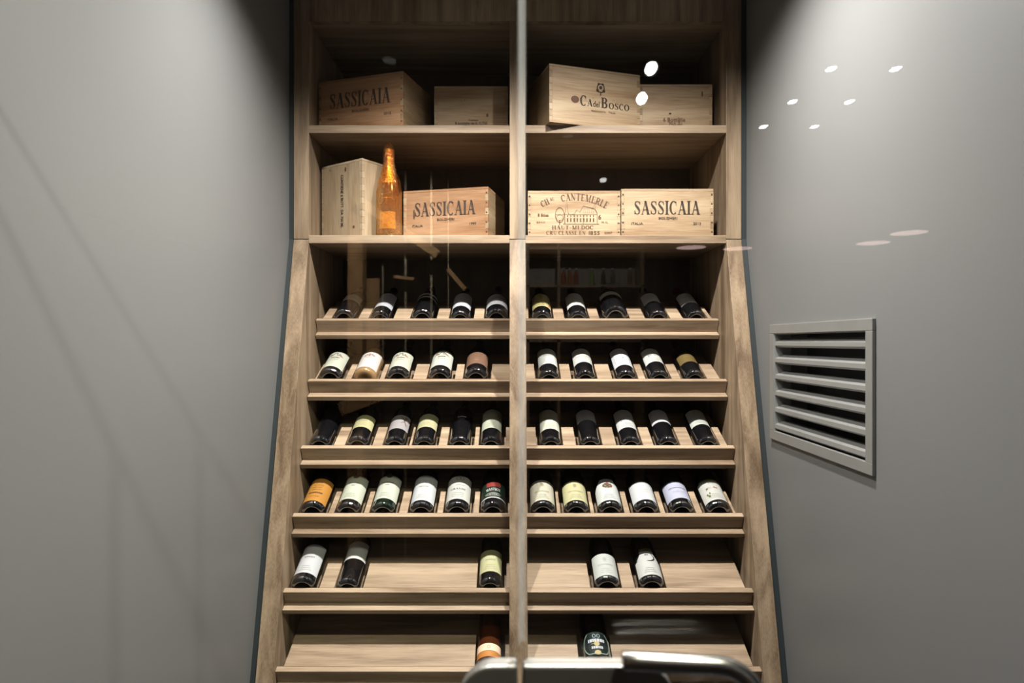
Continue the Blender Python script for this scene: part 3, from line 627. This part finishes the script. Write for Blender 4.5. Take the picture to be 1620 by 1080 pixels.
def cante(w, h):
    o = [(place('CH', w*.185, h*.735, .021, .030, rot=.42)+place('AU', w*.262, h*.815, .010, .016, rot=.3)+place('CANTEMERLE', w*.62, h*.845, .023, .170, arc=.22, rot=-.16), BROWNINK)]
    o.append((place('HAUT-MEDOC', w*.485, h*.185, .0135, .146)+place('CRU CLASSE EN 1855', w*.49, h*.065, .0135, .188)+place('8 Btles', w*.165, h*.46, .011, .038, sans)+place('6', w*.775, h*.42, .017, None, sans)+place('75 CL', w*.83, h*.30, .006, .024, sans)+place('E.E.N.C', w*.14, h*.30, .006, .03, sans)+place('2007', w*.87, h*.065, .0075, .028, sans), BROWNINK))
    X = lambda u: w*u; Z = lambda v: h*v; d = []
    d += ring(X(.345), Z(.46), .0155, .026, .0016)+stroke([(X(.345), Z(.24)), (X(.345), Z(.35))], .003)+ring(X(.345), Z(.40), .012, .010, .0010)
    d += stroke([(X(.40), Z(.26)), (X(.40), Z(.48)), (X(.42), Z(.74)), (X(.44), Z(.48)), (X(.50), Z(.48)), (X(.53), Z(.58)), (X(.56), Z(.52)), (X(.60), Z(.66)), (X(.72), Z(.60)), (X(.75), Z(.50)), (X(.75), Z(.26))], .0016)
    d += stroke([(X(.30), Z(.47)), (X(.75), Z(.47))], .0010)+stroke([(X(.38), Z(.26)), (X(.77), Z(.26))], .0014)
    for i in range(9): d += [_rc(X(.43+.035*i)-.0022, X(.43+.035*i)+.0022, Z(.31), Z(.39))]+[_rc(X(.43+.035*i)-.0016, X(.43+.035*i)+.0016, Z(.42), Z(.455))]
    for i in range(6): d += stroke([(X(.60+.022*i), Z(.50)), (X(.61+.02*i), Z(.62))], .0007)
    d += stroke([(X(.51), Z(.26)), (X(.51), Z(.47))], .001)+stroke([(X(.60), Z(.26)), (X(.60), Z(.47))], .001)+stroke([(X(.70), Z(.60)), (X(.72), Z(.72)), (X(.74), Z(.55))], .0008)
    o.append((d, BROWNINK)); return o
crate('pine crate printed CH. CANTEMERLE HAUT-MEDOC with a chateau drawing, lower shelf', (.0575, 2.21), (.381, 2.21), SHB, .157, .24, PX, cante, 'both')
crate('pale pine crate lettered SASSICAIA with year 2013, right end of the lower shelf', (.3835, 2.206), (.7055, 2.206), SHB, .163, .24, PZ if False else PX, sassi('2013'), 'both')

# amber cellophane-wrapped champagne bottle
AMBI = mat('amber_wine', (.15, .05, .004), .12, coat=.5, noise=.5, nscale=30)
AMBF = mat('gold_neck_foil', (.62, .28, .015), .25, metal=.7, bump=1, bscale=160)
def cello():
    m = bpy.data.materials.new('amber_cellophane'); m.use_nodes = True; nt = m.node_tree; nt.nodes.clear(); N = nt.nodes.new; L = nt.links.new
    out = N('ShaderNodeOutputMaterial'); mx = N('ShaderNodeMixShader'); tr = N('ShaderNodeBsdfTransparent'); gl = N('ShaderNodeBsdfGlossy')
    tr.inputs['Color'].default_value = (1, .72, .30, 1); gl.inputs['Roughness'].default_value = .08; gl.inputs['Color'].default_value = (1, .75, .4, 1)
    tc = N('ShaderNodeTexCoord'); n = N('ShaderNodeTexNoise'); n.inputs['Scale'].default_value = 75; n.inputs['Detail'].default_value = 2; n.inputs['Distortion'].default_value = 1.5
    L(tc.outputs['Object'], n.inputs['Vector']); bp = N('ShaderNodeBump'); bp.inputs['Strength'].default_value = 1; bp.inputs['Distance'].default_value = .014
    L(n.outputs['Fac'], bp.inputs['Height']); L(bp.outputs['Normal'], gl.inputs['Normal'])
    fr = N('ShaderNodeLayerWeight'); fr.inputs['Blend'].default_value = .35; L(bp.outputs['Normal'], fr.inputs['Normal'])
    ma = N('ShaderNodeMath'); ma.operation = 'MULTIPLY_ADD'; ma.inputs[1].default_value = .6; ma.inputs[2].default_value = .16; L(fr.outputs['Facing'], ma.inputs[0])
    L(ma.outputs[0], mx.inputs[0]); L(tr.outputs[0], mx.inputs[1]); L(gl.outputs[0], mx.inputs[2]); L(mx.outputs[0], out.inputs[0]); return m
AMB = cello()
GOLD = mat('gold_label', (.55, .31, .02), .35, metal=.3, noise=.2, nscale=60)
ab = thing('champagne_bottle', 'amber champagne bottle wrapped in crinkled orange cellophane, lower shelf', 'bottle', (-.4355, 2.252, SHB+.0005))
bm = bmesh.new(); lathe(bm, [(0, .001), (.036, .001), (.0415, .006), (.042, .02), (.042, .13), (.040, .155), (.033, .19), (.022, .235), (.0165, .27), (.0165, .31), (.0, .315)], 40); mesh_obj('glass_body', bm, AMBI, ab, smooth=True)
bm = bmesh.new(); lathe(bm, [(.0405, .001), (.0445, .006), (.0455, .03), (.0455, .14), (.044, .16), (.037, .195), (.026, .236), (.020, .268), (.0195, .30), (.0165, .322), (.0095, .334), (.004, .337), (0, .338)], 48)
for v in bm.verts:
    a = math.atan2(v.co.y, v.co.x); k = 1+.09*math.sin(7*a+v.co.z*70)*min(1, v.co.z/.18)+.05*math.sin(13*a-v.co.z*130)*min(1, v.co.z/.1)
    v.co.x *= k; v.co.y *= k
for v in bm.verts:
    rr = math.hypot(v.co.x, v.co.y)
    if rr > .0462: v.co.x *= .0462/rr; v.co.y *= .0462/rr
mesh_obj('cellophane_wrap', bm, AMB, ab, smooth=True)
bm = bmesh.new(); lathe(bm, [(.0335, .190), (.0225, .236), (.0172, .270), (.0172, .312), (0, .317)], 32); mesh_obj('neck_foil', bm, AMBF, ab, smooth=True)
mesh_obj('label', paper(.0422, .025, .085, 42), GOLD, ab, smooth=True)
mesh_obj('neck_label', paper(.0405, .112, .135, 34, lambda s: math.sin(PI*(.25+.5*s)), off=.0012), GOLD, ab, smooth=True)

# ------------------------------------------------------------------ ventilation grille in the right wall
VC = (WR, (1.421+1.985)/2, EYE-.124)
vg = thing('ventilation_grille', 'brushed aluminium louvred ventilation grille set in the grey right-hand wall', 'vent', (WR, VC[1], VC[2]))
def vpart(name, bm, m): bmesh.ops.transform(bm, matrix=Matrix.Translation((-WR, -VC[1], -VC[2])), verts=bm.verts); return mesh_obj(name, bm, m, vg, bevel=.0012)
yo0, yo1, zo0, zo1 = 1.421, 1.985, EYE-.3015, EYE+.054
bm = bmesh.new(); fw = .028; xa, xb = WR-.009, WR+.0
for a in ((yo0, yo1, zo1-fw, zo1), (yo0, yo1, zo0, zo0+fw), (yo0, yo0+fw, zo0+fw, zo1-fw), (yo1-fw, yo1, zo0+fw, zo1-fw)): box(bm, xa, xb-.0003, *a)
vpart('frame', bm, VENTM)
bm = bmesh.new(); fi = .0022
for a in ((yo0+fw-.001, yo1-fw+.001, zo1-fw-fi, zo1-fw+.0005), (yo0+fw-.001, yo0+fw+fi, zo0+fw, zo1-fw), (yo1-fw-fi, yo1-fw+.001, zo0+fw, zo1-fw)): box(bm, xa+.003, WR+.045, *a)
vpart('inner_sleeve', bm, VENTM)
for k in range(6):
    zt = zo1-fw-.030-.0508*k
    bm = bmesh.new(); prism(bm, [(0, 0)]*3, 0, 0) if False else None
    prof = [(WR-.005, zt-.0065), (WR-.004, zt+.0045), (WR+.026, zt+.0165), (WR+.026, zt+.0150), (WR-.002, zt+.003), (WR-.003, zt-.0055), (WR+.004, zt-.0105), (WR+.003, zt-.0120)]
    A = [bm.verts.new((x, yo0+fw+.0025, z)) for x, z in prof]; B = [bm.verts.new((x, yo1-fw-.0025, z)) for x, z in prof]; n = len(prof)
    bm.faces.new(A); bm.faces.new(B[::-1])
    for i in range(n): bm.faces.new((A[i], B[i], B[(i+1) % n], A[(i+1) % n]))
    bmesh.ops.transform(bm, matrix=Matrix.Translation((-WR, -VC[1], -VC[2])), verts=bm.verts); mesh_obj('slat', bm, VENTM, vg)
bm = bmesh.new(); box(bm, WR+.10, WR+.118, VY0, VY1, VZ0, VZ1); vpart('duct', bm, BLACK)

# ------------------------------------------------------------------ glass doors with lock
SEAM = .0085; DTOP = EYE+.64
def pane(x0, x1, z0, z1):
    bm = bmesh.new(); box(bm, x0, x1, GY, GY+.010, z0, z1)
    bm.normal_update()
    for f in bm.faces: f.material_index = 0 if abs(f.normal.y) > .5 else 1
    return bm
d1 = struct(mesh_obj('door_1', pane(WL+.002, SEAM-.0025, .008, DTOP-.0025), [GLASS, EDGE]))
d2 = struct(mesh_obj('door_2', pane(SEAM+.0025, WR-.002, .008, DTOP-.0025), [GLASS, EDGE]))
struct(mesh_obj('window_1', pane(WL+.002, WR-.002, DTOP+.0025, CEIL-.001), [GLASS, EDGE]))
def glint_mat():
    m = bpy.data.materials.new('seam_highlight'); m.use_nodes = True; nt = m.node_tree; nt.nodes.clear(); N = nt.nodes.new; L = nt.links.new
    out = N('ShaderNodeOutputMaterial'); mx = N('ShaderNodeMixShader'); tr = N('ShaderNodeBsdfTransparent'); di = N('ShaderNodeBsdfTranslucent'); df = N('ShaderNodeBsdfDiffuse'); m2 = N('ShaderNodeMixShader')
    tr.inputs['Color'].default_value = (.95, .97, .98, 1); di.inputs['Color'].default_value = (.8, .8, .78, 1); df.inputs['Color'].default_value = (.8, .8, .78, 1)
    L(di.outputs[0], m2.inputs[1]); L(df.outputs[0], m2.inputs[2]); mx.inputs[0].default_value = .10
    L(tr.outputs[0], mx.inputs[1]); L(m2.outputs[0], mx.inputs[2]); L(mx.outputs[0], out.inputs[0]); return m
GLINTM = glint_mat()
bm = bmesh.new(); box(bm, SEAM-.0019, SEAM+.0019, GY+.0005, GY+.0095, EYE-.310, DTOP-.003); box(bm, SEAM-.0005, SEAM+.0062, GY+.0101, GY+.0112, EYE-.310, DTOP-.003)  # added pale strip standing in for the bright glass edges at the seam
mesh_obj('seam_glint', bm, GLINTM, d2)
def rrect(bm, x0, x1, z0, z1, y0, y1, rl, rr):
    """rounded plate; rl / rr: radii of the left / right corners"""
    pts = []
    for cx, cz, r, a0 in ((x1, z1, rr, 0), (x0, z1, rl, 90), (x0, z0, rl, 180), (x1, z0, rr, 270)):
        cx += -r if cx == x1 else r; cz += -r if cz == z1 else r
        for i in range(9):
            a = math.radians(a0+90*i/8); pts.append((cx+r*math.cos(a), cz+r*math.sin(a)))
    A = [bm.verts.new((x, y0, z)) for x, z in pts]; B = [bm.verts.new((x, y1, z)) for x, z in pts]; n = len(pts)
    bm.faces.new(A); bm.faces.new(B[::-1])
    for i in range(n): bm.faces.new((A[i], B[i], B[(i+1) % n], A[(i+1) % n]))
ZL = EYE-.3225
for par, x0, x1, rl, rr in ((d1, -.052, SEAM-.0022, .034, .003), (d2, SEAM+.0025, .163, .003, .034)):
    bm = bmesh.new(); rrect(bm, x0, x1, ZL-.085, ZL, GY-.016, GY-.0003, rl, rr); c = mesh_obj('keeper_case' if par is d1 else 'lock_case', bm, STEEL, par, bevel=.004)
    bm = bmesh.new(); rrect(bm, x0+.004, x1-.004 if par is d2 else x1, ZL-.085, ZL-.008, GY+.0103, GY+.020, rl-.004 if rl > .01 else rl, rr-.004 if rr > .01 else rr); mesh_obj('inner_cover', bm, STEEL, par, bevel=.004)
bm = bmesh.new()                                  # lever handle: free end at the left, curving down and back to the case
P = []
for i in range(7): P.append((.1035+i*.0145, .592-.0008*i, EYE-.2985-.0003*i))
cx0, cz0 = .1905, .0
for i in range(1, 10):
    a = math.radians(10*i); P.append((.1905+.034*math.sin(a), .587-.012*(1-math.cos(a)), EYE-.3005-.026*(1-math.cos(a))))
P = [(x*1.045, y*1.045, EYE+(z-EYE)*1.045) for x, y, z in P]
tube(bm, P, .0093, 28); h = mesh_obj('door_handle', bm, mat('polished_steel', (.33, .32, .31), .24, metal=1), d2, smooth=False, bevel=.0015)
for p in h.data.polygons: p.use_smooth = len(p.vertices) == 4
e = Vector(P[-1])
bm = bmesh.new(); tube(bm, [e+Vector((0, 0, .002)), e+Vector((0, 0, -.002))], .0108, 28); mesh_obj('collar', bm, STEEL, h)
bm = bmesh.new(); tube(bm, [e+Vector((0, 0, -.002)), e+Vector((0, .002, -.014)), e+Vector((-.010, .006, -.030)), e+Vector((-.040, .008, -.040)), Vector((.155, .628, ZL-.060))], .0098, 24)
mesh_obj('neck', bm, mat('dark_steel', (.05, .05, .05), .3, metal=.8), h, smooth=True)

# ------------------------------------------------------------------ lamps
LAMP = mat('lamp_white', (1, 1, 1), .5, emit=(1, .97, .93), estr=60)
PINK = mat('lamp_pinkish', (1, 1, 1), .5, emit=(1, .70, .64), estr=4.2)
HOUS = mat('lamp_housing', (.5, .5, .5), .3, metal=.6)
def downlight(label, x, y, r, lm, group, trim=True, name='ceiling_spotlight'):
    c = thing(name, label, 'lamp', (x, y, CEIL), 0, group)
    bm = bmesh.new(); lathe(bm, [(r*1.0, -.001), (r*1.25, -.004), (r*1.3, -.001)], 28); mesh_obj('bezel', bm, HOUS, c, smooth=True)
    bm = bmesh.new(); lathe(bm, [(0, -.0025), (r, -.0025), (r, -.001), (0, -.001)], 28); mesh_obj('lens', bm, lm, c)
    return c
OFFL = mat('frosted_lens', (.5, .5, .5), .5, emit=(1, .95, .88), estr=.4)
DIM = mat('lamp_dimlens', (1, 1, 1), .5, emit=(1, .95, .88), estr=6)
for (x, y, p, sz), w in zip(NSPOT, ('right', 'left')): downlight('recessed spotlight in the %s half of the niche ceiling before the cabinet' % w, x, y, .022, DIM, 'spotlights in the niche ceiling')
for (x, y, p), w in zip(RSPOT, ('farther from', 'nearer')): downlight('recessed spotlight in the room ceiling, the one %s the glass doors' % w, x, y, .022, DIM, 'room spotlights before the doors')
for yv, nm in ((2.926, 'nearest'), (3.329, 'middle'), (3.713, 'farthest')):
    for x, sd in ((1.485, 'left'), (1.785, 'right')):
        downlight('small bright ceiling spot mirrored on the right glass, %s of the %s pair' % (sd, nm), x, 2*GY-yv, .021, LAMP, 'six ceiling spots mirrored in the right door')
for x, yv, nm in ((2.41, 8.47, 'first'), (3.07, 8.58, 'second'), (4.635, 8.09, 'third'), (4.62, 7.34, 'fourth')):
    downlight('round pinkish ceiling lamp mirrored low on the glass, %s from the left' % nm, x, 2*GY-yv, .19, PINK, 'round ceiling lamps mirrored in the glass', name='ceiling_lamp')
for x, yv, zz, nm, k in ((.522, 2.35, 1.02, 'upper bright', 1), (.547, 2.64, 1.02, 'lower bright', 1), (.58, 3.98, 1.02, 'faint far', .2)):
    c = thing('track_spotlight', '%s track spotlight mirrored over the right-hand crates' % nm, 'lamp', (x, 2*GY-yv, EYE+zz), 0, 'track spotlights mirrored in the glass')
    M = Matrix.Rotation(math.radians({1.02: 0}.get(0, 62 if yv > 2.5 and k == 1 else 48 if k == 1 else 25)), 4, 'X') @ Matrix.Rotation(PI, 4, 'X')
    bm = bmesh.new(); lathe(bm, [(0, -.10), (.026, -.10), (.03, -.09), (.03, 0), (.026, .001), (.026, -.01)], 24, M); mesh_obj('housing', bm, HOUS, c, smooth=True)
    bm = bmesh.new(); lathe(bm, [(0, -.003), (.0225, -.003)], 24, M); mesh_obj('lens', bm, LAMP if k == 1 else mat('lamp_far', (1, 1, 1), .5, emit=(1, .97, .93), estr=9), c)
    bm = bmesh.new(); box(bm, -.006, .006, -.006, .006, .02, CEIL-EYE-zz); mesh_obj('stem', bm, HOUS, c)

# ------------------------------------------------------------------ the room the photographer stands in, seen only as reflections in the glass
spot('stair_fill_light', (-.55, -1.55, CEIL-.05), (-.85, -2.75, EYE-.3), 420, 95, .8, (1, .80, .55), .04)  # added fill lamp, unseen, so the staircase shows in the glass
spot('bar_fill_light', (.35, -2.6, CEIL-.05), (.40, -3.75, EYE+.5), 130, 80, .8, (1, .90, .78), .04)  # added fill lamp, unseen, that brings out the mirrored bar shelf
downlight('added fill lamp above the timber staircase behind the viewer', -.55, -1.55, .03, OFFL, 'added fill lamps at the back of the room')  # fittings added to house the two fill lamps
downlight('added fill lamp above the bar shelf behind the viewer', .35, -2.6, .03, OFFL, 'added fill lamps at the back of the room')
def vp(px, py, zv): return Vector(((px-809)*zv/1000, 2*GY-zv, EYE+(541-py)*zv/1000))
st = thing('staircase', 'open timber staircase with slanting stringers and thin posts, mirrored in the left door', 'staircase', (-.9, 2*GY-4, 0))
STW = wood('stair_oak_z', (.16, .10, .055), (.34, .24, .15), 'Z'); SMET = mat('stair_metal', (.30, .29, .27), .35, metal=.6)
def plank(name, a, b, w, t, m, zv):
    A, B = vp(*a, zv), vp(*b, zv); d = (B-A).normalized(); n = d.cross(Vector((0, 1, 0))).normalized()*w*zv/2000
    bm = bmesh.new(); vs = []
    for P_ in (A, B):
        for sx in (-1, 1):
            for sy in (0, -t): vs.append(bm.verts.new(P_+n*sx+Vector((0, sy, 0))-Vector(st.location)))
    for f in ((0, 1, 3, 2), (4, 5, 7, 6), (0, 1, 5, 4), (2, 3, 7, 6), (0, 2, 6, 4), (1, 3, 7, 5)): bm.faces.new([vs[i] for i in f])
    return mesh_obj(name, bm, m, st, bevel=.002)
y_of = lambda z, zv: 541-(z-EYE)*1000/zv
plank('newel_post', (561, y_of(CEIL-.01, 4)), (561, y_of(.005, 4)), 24, .11, STW, 4)
for px, a, b, w in ((605, 420, None, 3), (641, 210, None, 4), (682, None, 600, 4), (709, 20, 520, 2), (677, None, 130, 2)):
    plank('baluster', (px, y_of(CEIL-.01, 4.1) if a is None else a), (px, y_of(.01, 4.1) if b is None else b), w, .012, SMET, 4.1)
plank('stringer', (560, 312), (692, 402), 14, .05, STW, 3.9); plank('stringer', (582, -4), (640, 116), 8, .05, STW, 4.2)
plank('tread', (536, 648), (684, 592), 22, .25, STW, 3.9); plank('riser', (583, 440), (583, 600), 34, .02, STW, 4.25)
plank('tread', (622, 437), (654, 441), 5, .2, STW, 4.0); plank('tread', (708, 425), (736, 458), 7, .2, STW, 4.0)
bs = thing('bar_shelf', 'dark bar shelving holding a few bottles, mirrored behind the right top rack', 'shelf', (.6, 2*GY-5, 0))
BW = wood('bar_oak_x', (.10, .07, .045), (.24, .18, .13), 'X')
def bpart(name, x0, x1, d0, d1, z0, z1, m): return boxo(name, m, bs, x0-.6, x1-.6, d0, d1, z0, z1)
bpart('back_board', .12, 1.05, -.30, -.28, EYE-.02, EYE+.78, mat('bar_back', (.15, .14, .13), .6))
for z in (EYE, EYE+.435, EYE+.735): bpart('board', .12, 1.05, -.28, 0, z, z+.018, BW)
for x in (.12, .365, 1.03): bpart('upright', x, x+.022, -.28, 0, 0, EYE+.78, BW)
for k, (px, cc, nm) in enumerate(((893, (.20, .06, .03), 'reddish'), (903, (.22, .09, .04), 'amber'), (913, (.16, .05, .03), 'dark red'), (938, (.12, .20, .05), 'bright green'), (957, (.03, .03, .03), 'black'), (972, (.05, .08, .06), 'dark green'), (1000, (.10, .07, .05), 'brown'))):
    q = thing('bar_bottle', '%s bottle standing on the bar shelf mirrored in the right door' % nm, 'bottle', ((px-809)*.005, 2*GY-5-.08, EYE+.4535), 0, 'bottles on the mirrored bar shelf')
    bm = bmesh.new(); lathe(bm, [(0, 0), (.020, 0), (.021, .005), (.021, .075), (.016, .092), (.008, .11), (.008, .135), (0, .136)], 20); mesh_obj('glass_body', bm, mat('bar_glass_%d' % k, cc, .1, coat=1), q, smooth=True)
    bm = bmesh.new(); lathe(bm, [(.0092, .128), (.0092, .144), (0, .145)], 16); mesh_obj('stopper', bm, HOUS, q, smooth=True)
